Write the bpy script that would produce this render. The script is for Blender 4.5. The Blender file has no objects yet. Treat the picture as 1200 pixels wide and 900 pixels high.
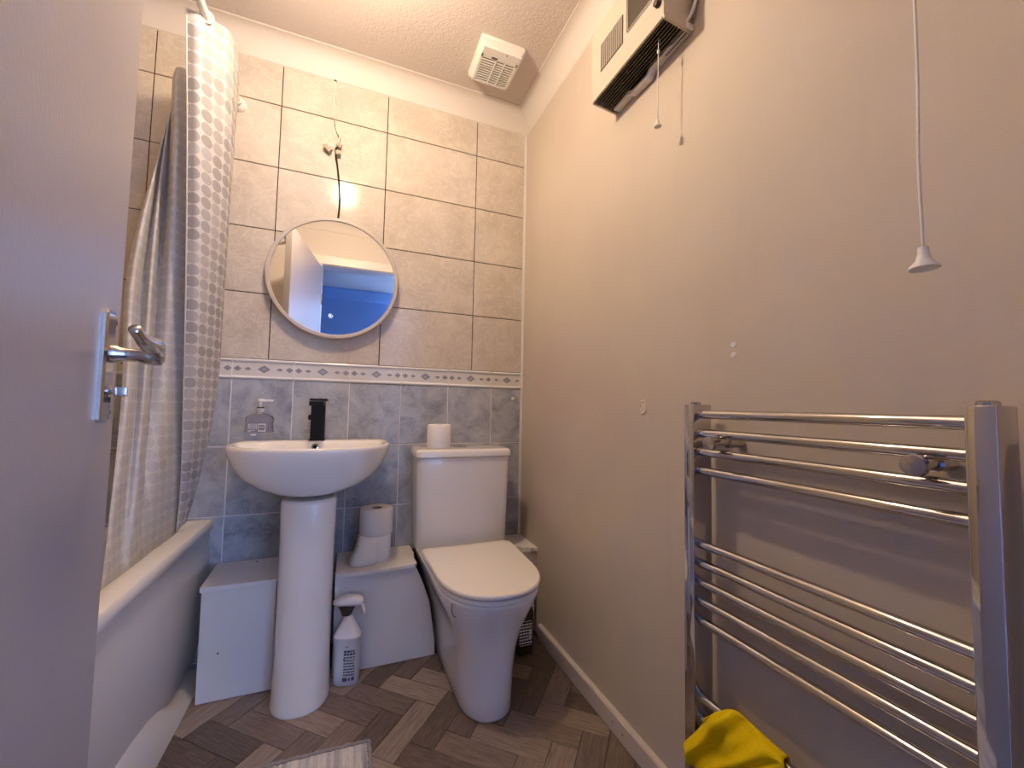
import bpy, bmesh, math, random
from mathutils import Vector, Matrix
random.seed(7)
S = bpy.context.scene
COL = S.collection

# ------------------------------------------------------------------ camera
CAM = Vector((-.7604, -1.7728, .9328)); YAW, PIT, ROL = -.3798, .0549, .0202; FPX = 478.52
cy, sy, cp, sp = math.cos(YAW), math.sin(YAW), math.cos(PIT), math.sin(PIT)
fw = Vector((-sy*cp, cy*cp, sp)); r0 = Vector((cy, sy, 0)); u0 = r0.cross(fw)
rt = math.cos(ROL)*r0 + math.sin(ROL)*u0; up = -math.sin(ROL)*r0 + math.cos(ROL)*u0
cd = bpy.data.cameras.new('camera'); cam = bpy.data.objects.new('camera', cd); COL.objects.link(cam)
cd.sensor_width = 36; cd.lens = FPX/1200*36; cd.clip_start = .02
cam.matrix_world = Matrix(((rt.x, up.x, -fw.x, CAM.x), (rt.y, up.y, -fw.y, CAM.y), (rt.z, up.z, -fw.z, CAM.z), (0, 0, 0, 1)))
S.camera = cam

# ------------------------------------------------------------------ world, light, exposure
w = bpy.data.worlds.new('sky'); S.world = w; w.use_nodes = True
w.node_tree.nodes['Background'].inputs[0].default_value = (.30, .50, 1, 1)
w.node_tree.nodes['Background'].inputs[1].default_value = 1.2
def area(name, loc, rot, sx, sz, power, col):
    l = bpy.data.lights.new(name, 'AREA'); l.shape = 'RECTANGLE'; l.size = sx; l.size_y = sz; l.energy = power; l.color = col
    o = bpy.data.objects.new(name, l); COL.objects.link(o); o.location = loc; o.rotation_euler = rot; return o
# daylight in the window of the hall behind the camera
area('hall_daylight', (.45, -3.73, 1.15), (-math.pi/2, 0, 0), 1.30, 1.90, 680, (.36, .55, 1))
LAMP = Vector((-.823, -.74, 2.14)); LAMP_POWER = 18.5; LAMP_COL = (1, .77, .53)
vs = S.view_settings
vs.view_transform = 'Standard'; vs.look = 'None'; vs.gamma = 1; vs.use_curve_mapping = False; vs.exposure = .53
S.display_settings.display_device = 'sRGB'

# ------------------------------------------------------------------ materials
class NT:
    def __init__(s, name):
        s.m = bpy.data.materials.new(name); s.m.use_nodes = True; s.t = s.m.node_tree; s.n = s.t.nodes
        s.p = s.n['Principled BSDF']; s.out = s.n['Material Output']
    def node(s, typ, **kw):
        n = s.n.new(typ)
        for k, v in kw.items():
            setattr(n, k, v)
        return n
    def put(s, sock, v):
        if hasattr(v, 'links'): s.t.links.new(v, sock)
        elif v is not None:
            if isinstance(v, (tuple, list)) and len(v) == 3 and sock.type == 'RGBA': v = (*v, 1)
            sock.default_value = v
    def math(s, op, a, b=None, c=None, clamp=False):
        n = s.node('ShaderNodeMath', operation=op, use_clamp=clamp)
        for i, v in enumerate((a, b, c)): s.put(n.inputs[i], v)
        return n.outputs[0]
    def vmath(s, op, a, b=None):
        n = s.node('ShaderNodeVectorMath', operation=op)
        s.put(n.inputs[0], a); s.put(n.inputs[1], b)
        return n.outputs['Value'] if op in ('LENGTH', 'DISTANCE', 'DOT_PRODUCT') else n.outputs[0]
    def coord(s, o='Object'): return s.node('ShaderNodeTexCoord').outputs[o]
    def mapping(s, v, scale=(1, 1, 1), loc=(0, 0, 0)):
        n = s.node('ShaderNodeMapping'); s.put(n.inputs[0], v); n.inputs['Scale'].default_value = scale; n.inputs['Location'].default_value = loc
        return n.outputs[0]
    def noise(s, v, scale, detail=3, rough=.5, dist=0):
        n = s.node('ShaderNodeTexNoise'); s.put(n.inputs['Vector'], v)
        n.inputs['Scale'].default_value = scale; n.inputs['Detail'].default_value = detail
        n.inputs['Roughness'].default_value = rough; n.inputs['Distortion'].default_value = dist
        return n.outputs[0]
    def ramp(s, f, stops):
        n = s.node('ShaderNodeValToRGB'); s.put(n.inputs[0], f); e = n.color_ramp.elements
        while len(e) < len(stops): e.new(.5)
        for x, (pos, c) in zip(e, stops): x.position = pos; x.color = (*c, 1) if len(c) == 3 else c
        return n.outputs[0]
    def mix(s, f, a, b, blend='MIX'):
        n = s.node('ShaderNodeMix', data_type='RGBA', blend_type=blend)
        s.put(n.inputs[0], f); s.put(n.inputs[6], a); s.put(n.inputs[7], b); return n.outputs[2]
    def sep(s, v):
        n = s.node('ShaderNodeSeparateXYZ'); s.put(n.inputs[0], v); return n.outputs
    def bump(s, h, strength=.3, dist=.01):
        n = s.node('ShaderNodeBump'); n.inputs['Strength'].default_value = strength; n.inputs['Distance'].default_value = dist
        s.put(n.inputs['Height'], h); s.put(s.p.inputs['Normal'], n.outputs[0])
    def set(s, **kw):
        for k, v in kw.items(): s.put(s.p.inputs[k.replace('_', ' ')], v)
        return s.m
def plain(name, col, rough=.5, metal=0, spec=.5, coat=0, var=.04, vscale=25):
    b = NT(name)
    f = b.noise(b.coord(), vscale, 3)
    c = b.mix(f, tuple(max(0, x*(1-var)) for x in col), tuple(min(1, x*(1+var)) for x in col))
    return b.set(Base_Color=c, Roughness=rough, Metallic=metal, Specular_IOR_Level=spec, Coat_Weight=coat)
M = {}
M['ceramic'] = plain('white_glazed_ceramic', (.80, .79, .79), .12, coat=.3, var=.01)
M['plastic'] = plain('white_plastic', (.78, .76, .73), .35, var=.02)
M['seat'] = plain('white_seat_plastic', (.82, .79, .75), .28, var=.01)
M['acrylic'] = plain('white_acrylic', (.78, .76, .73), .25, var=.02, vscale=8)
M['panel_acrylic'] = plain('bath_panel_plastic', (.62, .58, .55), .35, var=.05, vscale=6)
M['gloss'] = plain('white_gloss_paint', (.74, .71, .69), .35, var=.03, vscale=10)
M['board'] = plain('white_painted_board', (.72, .72, .74), .4, var=.03, vscale=9)
M['chrome'] = plain('chrome', (.56, .54, .54), .065, 1, var=.02)
M['dull_chrome'] = plain('dull_chrome', (.52, .49, .48), .22, 1, var=.06)
M['black'] = plain('matt_black_metal', (.008, .006, .006), .5, spec=.2, var=.2)
M['dark'] = plain('dark_brown_plastic', (.035, .022, .016), .5, var=.2)
M['brown'] = plain('brown_grille', (.075, .050, .038), .5, var=.15)
M['filler'] = plain('wall_filler', (.62, .55, .47), .8, var=.08, vscale=120)
M['shade_black'] = plain('painted_shade_black', (.012, .009, .008), .9, var=.2)  # near black that paints the shade inside hollows onto solid pieces
M['heater'] = plain('cream_enamel', (.52, .46, .39), .4, var=.03)
M['flex'] = plain('white_flex', (.74, .70, .66), .5, var=.05)
M['cord'] = plain('pull_cord', (.80, .76, .70), .8, var=.08, vscale=300)
M['tissue'] = plain('tissue_paper', (.86, .84, .81), .95, var=.03, vscale=90)
M['card'] = plain('cardboard_core', (.20, .16, .13), .9)
M['bulb_holder'] = plain('lamp_holder', (.75, .72, .68), .4)
M['print_dark'] = plain('dark_print', (.09, .10, .12), .6, var=.3, vscale=400)
M['print_white'] = plain('white_print', (.85, .85, .85), .5)
M['spray'] = plain('white_bottle_plastic', (.72, .72, .76), .35, var=.02)
M['hall_wall'] = plain('hall_paint', (.27, .43, .70), .8, var=.06, vscale=3)
M['grout_dark'] = plain('brown_grout', (.022, .016, .012), .9, var=.2, vscale=60)
M['grout_white'] = plain('white_grout', (.72, .70, .68), .8, var=.06, vscale=60)
M['subfloor'] = plain('floor_joint', (.05, .038, .032), .9, var=.2)
M['connector'] = plain('terminal_block', (.36, .29, .22), .4, var=.2, vscale=120)

def wall_paint():
    b = NT('magnolia_wall_paint'); co = b.coord('Generated') if False else b.coord()
    f = b.noise(co, 1.3, 3, .55)
    c = b.ramp(f, [(.30, (.52, .425, .385)), (.5, (.55, .48, .405)), (.72, (.60, .525, .445))])
    # streaks left by damp running down the wall
    st = b.noise(b.mapping(co, (9, 9, .9)), 3.0, 4, .6)
    c = b.mix(b.math('MULTIPLY', b.ramp(st, [(.56, (0, 0, 0)), (.72, (1, 1, 1))]), .12), c, (.46, .35, .33))
    fl = b.noise(co, 26, 2)
    c = b.mix(b.math('MULTIPLY', b.ramp(fl, [(.68, (0, 0, 0)), (.74, (1, 1, 1))]), .25), c, (.64, .56, .50))
    h = b.math('ADD', b.noise(co, 260, 2), b.math('MULTIPLY', b.noise(co, 9, 4), 1.0))
    b.bump(h, .10, .002)
    return b.set(Base_Color=c, Roughness=.62, Specular_IOR_Level=.3)
M['wall'] = wall_paint()
def ceil_paint():
    b = NT('artex_ceiling'); co = b.coord()
    n = b.noise(co, 75, 3, .6, 1.2)
    b.bump(b.ramp(n, [(.35, (0, 0, 0)), (.65, (1, 1, 1))]), .30, .004)
    return b.set(Base_Color=b.mix(b.noise(co, 2), (.60, .53, .49), (.66, .58, .54)), Roughness=.8)
M['ceiling'] = ceil_paint()
M['coving'] = plain('coving_paint', (.66, .60, .56), .6, var=.02, vscale=5)
M['skirting'] = plain('skirting_gloss', (.62, .56, .52), .35, var=.05, vscale=14)
def door_paint():
    b = NT('satin_door_paint'); co = b.coord()
    b.bump(b.noise(b.mapping(co, (60, 60, 30)), 4, 4), .12, .003)
    return b.set(Base_Color=b.mix(b.noise(co, 4, 3), (.335, .30, .305), (.36, .325, .325)), Roughness=.38)
M['door'] = door_paint()
def tile_mat(name, lo, mid, hi, vein, rough, sc):
    b = NT(name); oi = b.node('ShaderNodeObjectInfo')
    co = b.vmath('ADD', b.coord(), b.vmath('SCALE', oi.outputs['Location'], None))
    n = b.n[-1] if False else None
    v = b.node('ShaderNodeVectorMath', operation='MULTIPLY_ADD')
    b.put(v.inputs[0], oi.outputs['Location']); v.inputs[1].default_value = (7.3, 3.1, 5.7); b.put(v.inputs[2], b.coord())
    co = v.outputs[0]
    f = b.noise(co, sc, 5, .62, .6)
    c = b.ramp(f, [(.28, lo), (.5, mid), (.72, hi)])
    ve = b.noise(co, sc*1.5, 4, .6, 1.6)
    m = b.ramp(ve, [(.465, (0, 0, 0)), (.5, (1, 1, 1)), (.535, (0, 0, 0))])
    c = b.mix(b.math('MULTIPLY', m, .32), c, vein)
    c = b.mix(b.math('MULTIPLY', b.math('SUBTRACT', oi.outputs['Random'], .5), .12), c, (.9, .9, .9))
    return b.set(Base_Color=c, Roughness=rough, Specular_IOR_Level=.28)
M['marble'] = tile_mat('beige_marbled_tile', (.47, .405, .34), (.545, .48, .41), (.615, .545, .47), (.76, .695, .61), .13, 8)
M['grey_tile'] = tile_mat('blue_grey_tile', (.20, .215, .26), (.37, .385, .43), (.50, .51, .545), (.54, .55, .58), .2, 12)
def frieze_mat():
    b = NT('frieze_print'); x, y, z = b.sep(b.coord())
    base = b.mix(b.noise(b.coord(), 30, 3), (.60, .58, .55), (.70, .68, .65))
    ax = b.math('ABSOLUTE', b.math('SUBTRACT', x, 0))
    def dia(cx, a, h):
        d = b.math('ADD', b.math('DIVIDE', b.math('ABSOLUTE', b.math('SUBTRACT', ax, cx)), a), b.math('DIVIDE', b.math('ABSOLUTE', z), h))
        return b.math('LESS_THAN', d, 1)
    m = b.math('MAXIMUM', dia(0, .021, .0150), b.math('MAXIMUM', dia(.052, .012, .0065), dia(.085, .013, .0105)))
    inner = dia(0, .010, .007)
    col = b.mix(b.noise(b.coord(), 220, 2), (.17, .17, .21), (.34, .33, .37))
    c = b.mix(m, base, col); c = b.mix(b.math('MULTIPLY', inner, .5), c, (.45, .45, .50))
    return b.set(Base_Color=c, Roughness=.25)
M['frieze'] = frieze_mat()
def plank_mat():
    b = NT('oak_effect_plank'); oi = b.node('ShaderNodeObjectInfo')
    v = b.node('ShaderNodeVectorMath', operation='MULTIPLY_ADD')
    b.put(v.inputs[0], oi.outputs['Location']); v.inputs[1].default_value = (17, 13, 5); b.put(v.inputs[2], b.coord())
    co = v.outputs[0]
    g = b.noise(b.mapping(co, (6, 60, 6)), 2.2, 6, .65, .8)
    g2 = b.noise(b.mapping(co, (10, 220, 10)), 2.0, 3)
    base = b.ramp(oi.outputs['Random'], [(0, (.095, .068, .054)), (.3, (.16, .118, .096)), (.65, (.25, .19, .158)), (1, (.38, .305, .255))])
    c = b.mix(b.ramp(g, [(.3, (1, 1, 1)), (.6, (0, 0, 0))]), base, b.mix(.62, base, (.045, .030, .024)))
    c = b.mix(b.math('MULTIPLY', b.ramp(g2, [(.52, (0, 0, 0)), (.62, (1, 1, 1))]), .35), c, (.30, .245, .21))
    b.bump(g2, .15, .002)
    return b.set(Base_Color=c, Roughness=.42, Specular_IOR_Level=.4)
M['plank'] = plank_mat()
def curtain_mat(name, dots, trans):
    b = NT(name); u, v, _ = b.sep(b.coord('UV'))
    P = .040
    cu, cv = b.math('DIVIDE', u, P), b.math('DIVIDE', v, P*.88)
    fu = b.math('SUBTRACT', b.math('FRACT', cu), .5); fv = b.math('SUBTRACT', b.math('FRACT', cv), .5)
    d = b.math('SQRT', b.math('ADD', b.math('MULTIPLY', fu, fu), b.math('MULTIPLY', fv, fv)))
    m = b.math('LESS_THAN', d, .465)
    wn = b.node('ShaderNodeTexWhiteNoise', noise_dimensions='2D'); cb = b.node('ShaderNodeCombineXYZ')
    b.put(cb.inputs[0], b.math('FLOOR', cu)); b.put(cb.inputs[1], b.math('FLOOR', cv)); b.put(wn.inputs[0], cb.outputs[0])
    dot = b.ramp(wn.outputs[0], [(0, dots[0]), (.5, dots[1]), (1, dots[2])])
    weave = b.noise(b.coord('UV'), 420, 2)
    c = b.mix(m, (.84, .82, .80), dot)
    b.set(Base_Color=c, Roughness=.7, Specular_IOR_Level=.2)
    b.bump(b.math('ADD', b.noise(b.coord('UV'), 55, 3), b.math('MULTIPLY', weave, .3)), .35, .004)
    tr = b.node('ShaderNodeBsdfTranslucent'); b.put(tr.inputs[0], c)
    mx = b.node('ShaderNodeMixShader'); mx.inputs[0].default_value = trans
    b.t.links.new(b.p.outputs[0], mx.inputs[1]); b.t.links.new(tr.outputs[0], mx.inputs[2]); b.t.links.new(mx.outputs[0], b.out.inputs[0])
    return b.m
M['curtain'] = curtain_mat('spotted_curtain_cloth', ((.50, .475, .475), (.59, .56, .56), (.69, .66, .655)), .35)
M['liner'] = curtain_mat('pale_curtain_back', ((.70, .68, .675), (.74, .72, .715), (.78, .76, .75)), .34)
def mirror_mat():
    b = NT('mirror_glass')
    return b.set(Base_Color=(.90, .90, .90), Metallic=1.0, Roughness=.015)
M['mirror'] = mirror_mat()
M['mirror_frame'] = plain('frosted_acrylic_frame', (.50, .44, .40), .35, var=.03, vscale=12)
def cloth_mat():
    b = NT('yellow_cloth'); co = b.coord()
    b.bump(b.math('ADD', b.noise(co, 700, 2), b.math('MULTIPLY', b.noise(co, 60, 3), 2)), .5, .003)
    return b.set(Base_Color=b.mix(b.noise(co, 30, 3), (.78, .52, .003), (.95, .69, .01)), Roughness=.9, Specular_IOR_Level=.1)
M['yellow'] = cloth_mat()
def mat_mat():
    b = NT('striped_bath_mat'); x, y, z = b.sep(b.coord())
    s = b.noise(b.mapping(b.coord(), (30, 1.2, 0)), 1.0, 3, .6)
    c = b.ramp(s, [(.34, (.28, .27, .32)), (.44, (.55, .53, .56)), (.54, (.82, .80, .78)), (.66, (.58, .57, .62))])
    b.bump(b.noise(b.coord(), 500, 2), .8, .004)
    return b.set(Base_Color=c, Roughness=.95, Specular_IOR_Level=.1)
M['mat'] = mat_mat()
M['mat_edge'] = plain('grey_mat_edge', (.30, .28, .30), .95, var=.3, vscale=200)
def glass_mat(name, col, rough=.03, ior=1.4):
    b = NT(name); return b.set(Base_Color=col, Transmission_Weight=1.0, Roughness=rough, IOR=ior)
M['soap_plastic'] = glass_mat('clear_soap_bottle', (.94, .93, .97), .03, 1.28)
M['soap'] = plain('pale_lilac_soap', (.50, .49, .57), .15, var=.03)
M['soap_liquid'] = glass_mat('clear_lilac_soap', (.80, .78, .88), .05, 1.2)
M['window_glass'] = glass_mat('window_glass', (1, 1, 1), 0, 1.01)
def emis(name, col, st):
    b = NT(name); return b.set(Base_Color=(0, 0, 0), Emission_Color=col, Emission_Strength=st)
M['icon'] = emis('backlit_icon', (1, 1, 1), 1.2)

# ------------------------------------------------------------------ object helpers
ORG = {}
def link(o): COL.objects.link(o); return o
def tagp(o, label=None, cat=None, group=None, kind=None):
    if label: o['label'] = label
    if cat: o['category'] = cat
    if group: o['group'] = group
    if kind: o['kind'] = kind
    return o
def thing(name, label, cat, loc, group=None):
    o = link(bpy.data.objects.new(name, None)); o.location = loc; o.empty_display_size = .05
    ORG[o.name] = Vector(loc); return tagp(o, label, cat, group)
def obj(name, bm, mat, parent=None, org=None, smooth=False, label=None, kind=None, mods=None, uv=None):
    """links bm (world coordinates) as ONE mesh object; org = origin when top-level"""
    o0 = ORG[parent.name] if parent else Vector(org or (0, 0, 0))
    bmesh.ops.translate(bm, verts=bm.verts, vec=-o0)
    bmesh.ops.recalc_face_normals(bm, faces=bm.faces)
    me = bpy.data.meshes.new(name); bm.to_mesh(me); bm.free()
    me.materials.append(M[mat])
    if smooth:
        me.polygons.foreach_set('use_smooth', [True]*len(me.polygons))
        if smooth != 'all':
            me.set_sharp_from_angle(angle=math.radians(smooth if smooth is not True else 40))
    o = link(bpy.data.objects.new(name, me)); ORG[o.name] = o0
    if parent: o.parent = parent
    else: o.location = o0
    return tagp(o, label, None, None, kind)
def struct(name, bm, mat, parent=None, smooth=False, org=None):
    o = obj(name, bm, mat, parent, org, smooth)
    if not parent: o['kind'] = 'structure'
    return o
def piece(name, me, parent, world, rotz=0):
    o = link(bpy.data.objects.new(name, me)); o.parent = parent; o.location = Vector(world)-ORG[parent.name]; o.rotation_euler.z = rotz; return o
def NB(): return bmesh.new()
def box(bm, x0, y0, z0, x1, y1, z1, bev=0, seg=2):
    vs = [bm.verts.new((x, y, z)) for x in (x0, x1) for y in (y0, y1) for z in (z0, z1)]
    fs = [bm.faces.new([vs[i] for i in q]) for q in ((0, 1, 3, 2), (4, 6, 7, 5), (0, 4, 5, 1), (2, 3, 7, 6), (0, 2, 6, 4), (1, 5, 7, 3))]
    if bev:
        es = list({e for f in fs for e in f.edges})
        bmesh.ops.bevel(bm, geom=es, offset=bev, segments=seg, affect='EDGES', profile=.5)
    return bm
def B(*a, **k): return box(NB(), *a, **k)
def obox(bm, c, ux, uy, uz, hx, hy, hz, bev=0, seg=2):
    """oriented box: centre c, axes, half sizes"""
    c, ux, uy, uz = map(Vector, (c, ux, uy, uz))
    vs = [bm.verts.new(c+ux*hx*i+uy*hy*j+uz*hz*k) for i in (-1, 1) for j in (-1, 1) for k in (-1, 1)]
    fs = [bm.faces.new([vs[i] for i in q]) for q in ((0, 1, 3, 2), (4, 6, 7, 5), (0, 4, 5, 1), (2, 3, 7, 6), (0, 2, 6, 4), (1, 5, 7, 3))]
    if bev:
        es = list({e for f in fs for e in f.edges})
        bmesh.ops.bevel(bm, geom=es, offset=bev, segments=seg, affect='EDGES', profile=.5)
    return bm
def loft(bm, rings, caps=True, closed=True):
    R = [[bm.verts.new(p) for p in r] for r in rings]; n = len(R[0])
    for a, b in zip(R, R[1:]):
        for i in range(n if closed else n-1):
            j = (i+1) % n
            bm.faces.new((a[i], a[j], b[j], b[i]))
    if caps and closed:
        bm.faces.new(R[0][::-1]); bm.faces.new(R[-1])
    return bm
def frame_of(d):
    d = Vector(d).normalized(); a = Vector((0, 0, 1)) if abs(d.z) < .9 else Vector((1, 0, 0))
    u = d.cross(a).normalized(); return u, d.cross(u).normalized()
def tube(bm, pts, r, seg=12, caps=True):
    pts = [Vector(p) for p in pts]; rings = []
    rr = r if isinstance(r, (list, tuple)) else [r]*len(pts)
    u = v = None
    for i, p in enumerate(pts):
        d = (pts[min(i+1, len(pts)-1)]-pts[max(i-1, 0)]).normalized()
        if u is None: u, v = frame_of(d)
        else:
            u = (u-d*u.dot(d)).normalized(); v = d.cross(u).normalized()
        rings.append([p+(u*math.cos(2*math.pi*k/seg)+v*math.sin(2*math.pi*k/seg))*rr[i] for k in range(seg)])
    return loft(bm, rings, caps)
def lathe(bm, prof, c, seg=32, axis=(0, 0, 1), caps=True):
    ax = Vector(axis).normalized(); u, v = frame_of(ax); c = Vector(c)
    return loft(bm, [[c+ax*h+(u*math.cos(2*math.pi*k/seg)+v*math.sin(2*math.pi*k/seg))*max(r, 1e-5) for k in range(seg)] for r, h in prof], caps)
def prism(bm, poly, z0, z1, ax='z'):
    f = {'z': lambda p, h: (p[0], p[1], h), 'y': lambda p, h: (p[0], h, p[1]), 'x': lambda p, h: (h, p[0], p[1])}[ax]
    return loft(bm, [[f(p, z0) for p in poly], [f(p, z1) for p in poly]])
def cr(pts, n):
    """Catmull-Rom through points"""
    P = [Vector(p) for p in pts]; P = [2*P[0]-P[1]]+P+[2*P[-1]-P[-2]]; out = []
    for i in range(1, len(P)-2):
        for k in range(n):
            t = k/n; a, b, c, d = P[i-1:i+3]
            out.append(.5*((2*b)+(c-a)*t+(2*a-5*b+4*c-d)*t*t+(3*b-a-3*c+d)*t**3))
    out.append(P[-2]); return out

# ------------------------------------------------------------------ the room
CZ, COV = 2.3418, 2.2513; XL, YF = -1.90, -1.70
fl = B(-2.4, -3.85, -.06, 1.3, .1, -.003); floor = struct('floor', fl, 'subfloor')
# herringbone planks
W_, L_ = .0735, .2205; ang = math.radians(-42); uu = Vector((math.cos(ang), math.sin(ang))); vv = Vector((-uu.y, uu.x))
O_ = Vector((-.419, -.413))-uu*L_-vv*W_
def clip(poly, ax, val, keep_less):
    out = []
    for i, a in enumerate(poly):
        b = poly[(i+1) % len(poly)]; ia = (a[ax] <= val) == keep_less; ib = (b[ax] <= val) == keep_less
        if ia: out.append(a)
        if ia != ib: t = (val-a[ax])/(b[ax]-a[ax]); out.append(a+(b-a)*t)
    return out
G = .0009
full = {}
def plank(c, rot):
    u = Vector((math.cos(rot), math.sin(rot))); v = Vector((-u.y, u.x))
    poly = [c+u*(L_/2-G)*i+v*(W_/2-G)*j for i, j in ((-1, -1), (1, -1), (1, 1), (-1, 1))]; n0 = [tuple(p) for p in poly]
    for ax, val, less in ((0, -.017, True), (0, -1.31, False), (1, -.003, True), (1, -1.69, False)):
        if poly: poly = clip(poly, ax, val, less)
    if len(poly) < 3: return
    area_ = abs(sum(p.x*q.y-p.y*q.x for p, q in zip(poly, poly[1:]+poly[:1])))/2
    if area_ < 4e-5: return
    whole = [tuple(p) for p in poly] == n0
    if whole and 'm' in full: me = full['m']
    else:
        bm = NB(); loc = [((p-c).dot(u), (p-c).dot(v)) for p in poly]
        cx, cy_ = sum(p[0] for p in loc)/len(loc), sum(p[1] for p in loc)/len(loc); k = .0012
        ins = [(x-(k if x > cx else -k), y-(k if y > cy_ else -k)) for x, y in loc]
        loft(bm, [[(x, y, -.004) for x, y in loc], [(x, y, -.0007) for x, y in loc], [(x, y, 0) for x, y in ins]])
        bmesh.ops.recalc_face_normals(bm, faces=bm.faces)
        me = bpy.data.meshes.new('plank'); bm.to_mesh(me); bm.free(); me.materials.append(M['plank'])
        if whole: full['m'] = me
    piece('plank', me, floor, (c.x, c.y, 0), rot)
for a in range(-30, 31):
    for b_ in range(-9, 10):
        o = O_+uu*W_*(a+3*b_)+vv*W_*(a-3*b_)
        for c, rot in ((o+uu*L_/2+vv*W_/2, ang), (o+uu*(L_+W_/2)+vv*(W_-L_/2), ang+math.pi/2)):
            if -1.5 < c.x < .15 and -1.85 < c.y < .15: plank(c, rot)

struct('ceiling', B(-2.4, -3.85, CZ, 1.3, .1, CZ+.05), 'ceiling')
struct('wall_right', B(0, YF-.12, -.05, .08, .1, CZ+.02), 'wall')
struct('wall_left', B(XL-.08, YF-.12, -.05, XL, .1, CZ+.02), 'marble')
wb = struct('wall_back', B(XL-.08, .010, -.05, 0, .09, CZ+.02), 'coving')
struct('grout_bed', B(XL, .0035, 1.0909, -.0005, .0105, COV+.02), 'grout_dark', wb)
struct('grout_bed', B(XL, .0022, 0, -.0005, .0105, 1.0909), 'grout_white', wb)
tile_cache = {}
def tile(name, x0, x1, z0, z1, mat, g, ft=0.0, back=.0100):
    key = (name, round(x1-x0, 4), round(z1-z0, 4))
    if key not in tile_cache:
        bm = NB(); hx, hz = (x1-x0)/2-g, (z1-z0)/2-g; e = .0012
        loft(bm, [[(sx*hx, back, sz*hz) for sx, sz in ((-1, -1), (1, -1), (1, 1), (-1, 1))],
                  [(sx*hx, e+ft, sz*hz) for sx, sz in ((-1, -1), (1, -1), (1, 1), (-1, 1))],
                  [(sx*(hx-e), ft, sz*(hz-e)) for sx, sz in ((-1, -1), (1, -1), (1, 1), (-1, 1))]])
        bmesh.ops.recalc_face_normals(bm, faces=bm.faces)
        me = bpy.data.meshes.new(name); bm.to_mesh(me); bm.free(); me.materials.append(M[mat]); tile_cache[key] = me
    piece(name, tile_cache[key], wb, ((x0+x1)/2, 0, (z0+z1)/2))
ux = [-.004, -.2509, -.6497, -1.0485, -1.4473, -1.8461, XL]
zr = [1.0909+.25*i for i in range(5)]+[COV+.01]
for i in range(len(ux)-1):
    for j in range(5): tile('marble_tile', ux[i+1], ux[i], zr[j], zr[j+1], 'marble', .0016)
lx = [-.004]+[-.1534-.2015*i for i in range(9)]+[XL]
zl = [1.0161-.25*i for i in range(5)]; zl = [z for z in zl if z > 0]+[0]
for i in range(len(lx)-1):
    for j in range(len(zl)-1): tile('grey_tile', lx[i+1], lx[i], zl[j+1], zl[j], 'grey_tile', .0022)
# frieze: a printed border with a bead along its top and bottom edge
def frieze(x0, x1):
    key = round(x1-x0, 4)
    if ('fr', key) not in tile_cache:
        hx = (x1-x0)/2-.0020; H = .0374
        prof = [(.0100, -H), (-.004, -H+.001), (-.006, -H+.005), (-.004, -H+.010), (0, -H+.011), (0, H-.011), (-.004, H-.010), (-.006, H-.005), (-.004, H-.001), (.0100, H)]
        bm = NB(); loft(bm, [[(s*hx, y, z) for y, z in prof] for s in (-1, 1)]); bmesh.ops.recalc_face_normals(bm, faces=bm.faces)
        me = bpy.data.meshes.new('border_tile'); bm.to_mesh(me); bm.free(); me.materials.append(M['frieze']); me.materials.append(M['ceramic'])
        for p in me.polygons:
            if max(abs(me.vertices[v].co.z) for v in p.vertices) > H-.0105: p.material_index = 1
        tile_cache[('fr', key)] = me
    piece('border_tile', tile_cache[('fr', key)], wb, ((x0+x1)/2, 0, (1.0161+1.0909)/2))
for i in range(len(lx)-1): frieze(lx[i+1], lx[i])
tr = B(-.011, -.007, .33, -.0005, .010, COV); struct('trim_1', tr, 'gloss')
# front wall with its doorway
DX0, DX1, DZ = -.985, -.215, 1.985
bm = NB(); box(bm, XL, YF-.12, -.05, DX0-.03, YF, CZ+.02); box(bm, DX1+.03, YF-.12, -.05, 0, YF, CZ+.02); box(bm, DX0-.03, YF-.12, DZ+.03, DX1+.03, YF, CZ+.02)
struct('wall_front', bm, 'coving')
bm = NB()
for y in (YF, YF-.135):
    box(bm, DX0-.075, y, 0, DX0-.006, y+.016, DZ+.07, .004); box(bm, DX1+.006, y, 0, DX1+.075, y+.016, DZ+.07, .004); box(bm, DX0-.075, y, DZ+.006, DX1+.075, y+.017, DZ+.072, .004)
box(bm, DX0-.03, YF-.12, 0, DX0-.002, YF, DZ+.03); box(bm, DX1+.002, YF-.12, 0, DX1+.03, YF, DZ+.03); box(bm, DX0-.03, YF-.12, DZ+.002, DX1+.03, YF, DZ+.03)
struct('trim_2', bm, 'gloss')
# coving: a mitred quarter hollow along every wall of the room
d, h = .0717, CZ-COV
prof = [(0, 0), (.004, .004)]+[(.004+(d-.010)*(1-math.cos(t)), .006+(h-.010)*math.sin(t)) for t in [math.pi/2*k/8 for k in range(9)]]+[(d-.003, h-.004), (d, h-.003), (d, h), (0, h)]
def cove(name, p0, p1, inw):
    p0, p1, inw = Vector(p0), Vector(p1), Vector(inw); ax = (p1-p0).normalized(); bm = NB()
    loft(bm, [[p+inw*a+ax*(s*a)+Vector((0, 0, COV+b)) for a, b in prof] for p, s in ((p0, 1), (p1, -1))])
    struct(name, bm, 'coving', smooth=35)
cove('trim_3', (XL, 0, 0), (0, 0, 0), (0, -1, 0)); cove('trim_4', (0, 0, 0), (0, YF, 0), (-1, 0, 0))
cove('trim_5', (0, YF, 0), (XL, YF, 0), (0, 1, 0)); cove('trim_6', (XL, YF, 0), (XL, 0, 0), (1, 0, 0))
bm = NB(); prism(bm, [(0, 0), (-.016, 0), (-.016, .052), (-.013, .056), (0, .057)], -.24, YF, 'y'); bs = struct('baseboard_right', bm, 'skirting')
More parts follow.
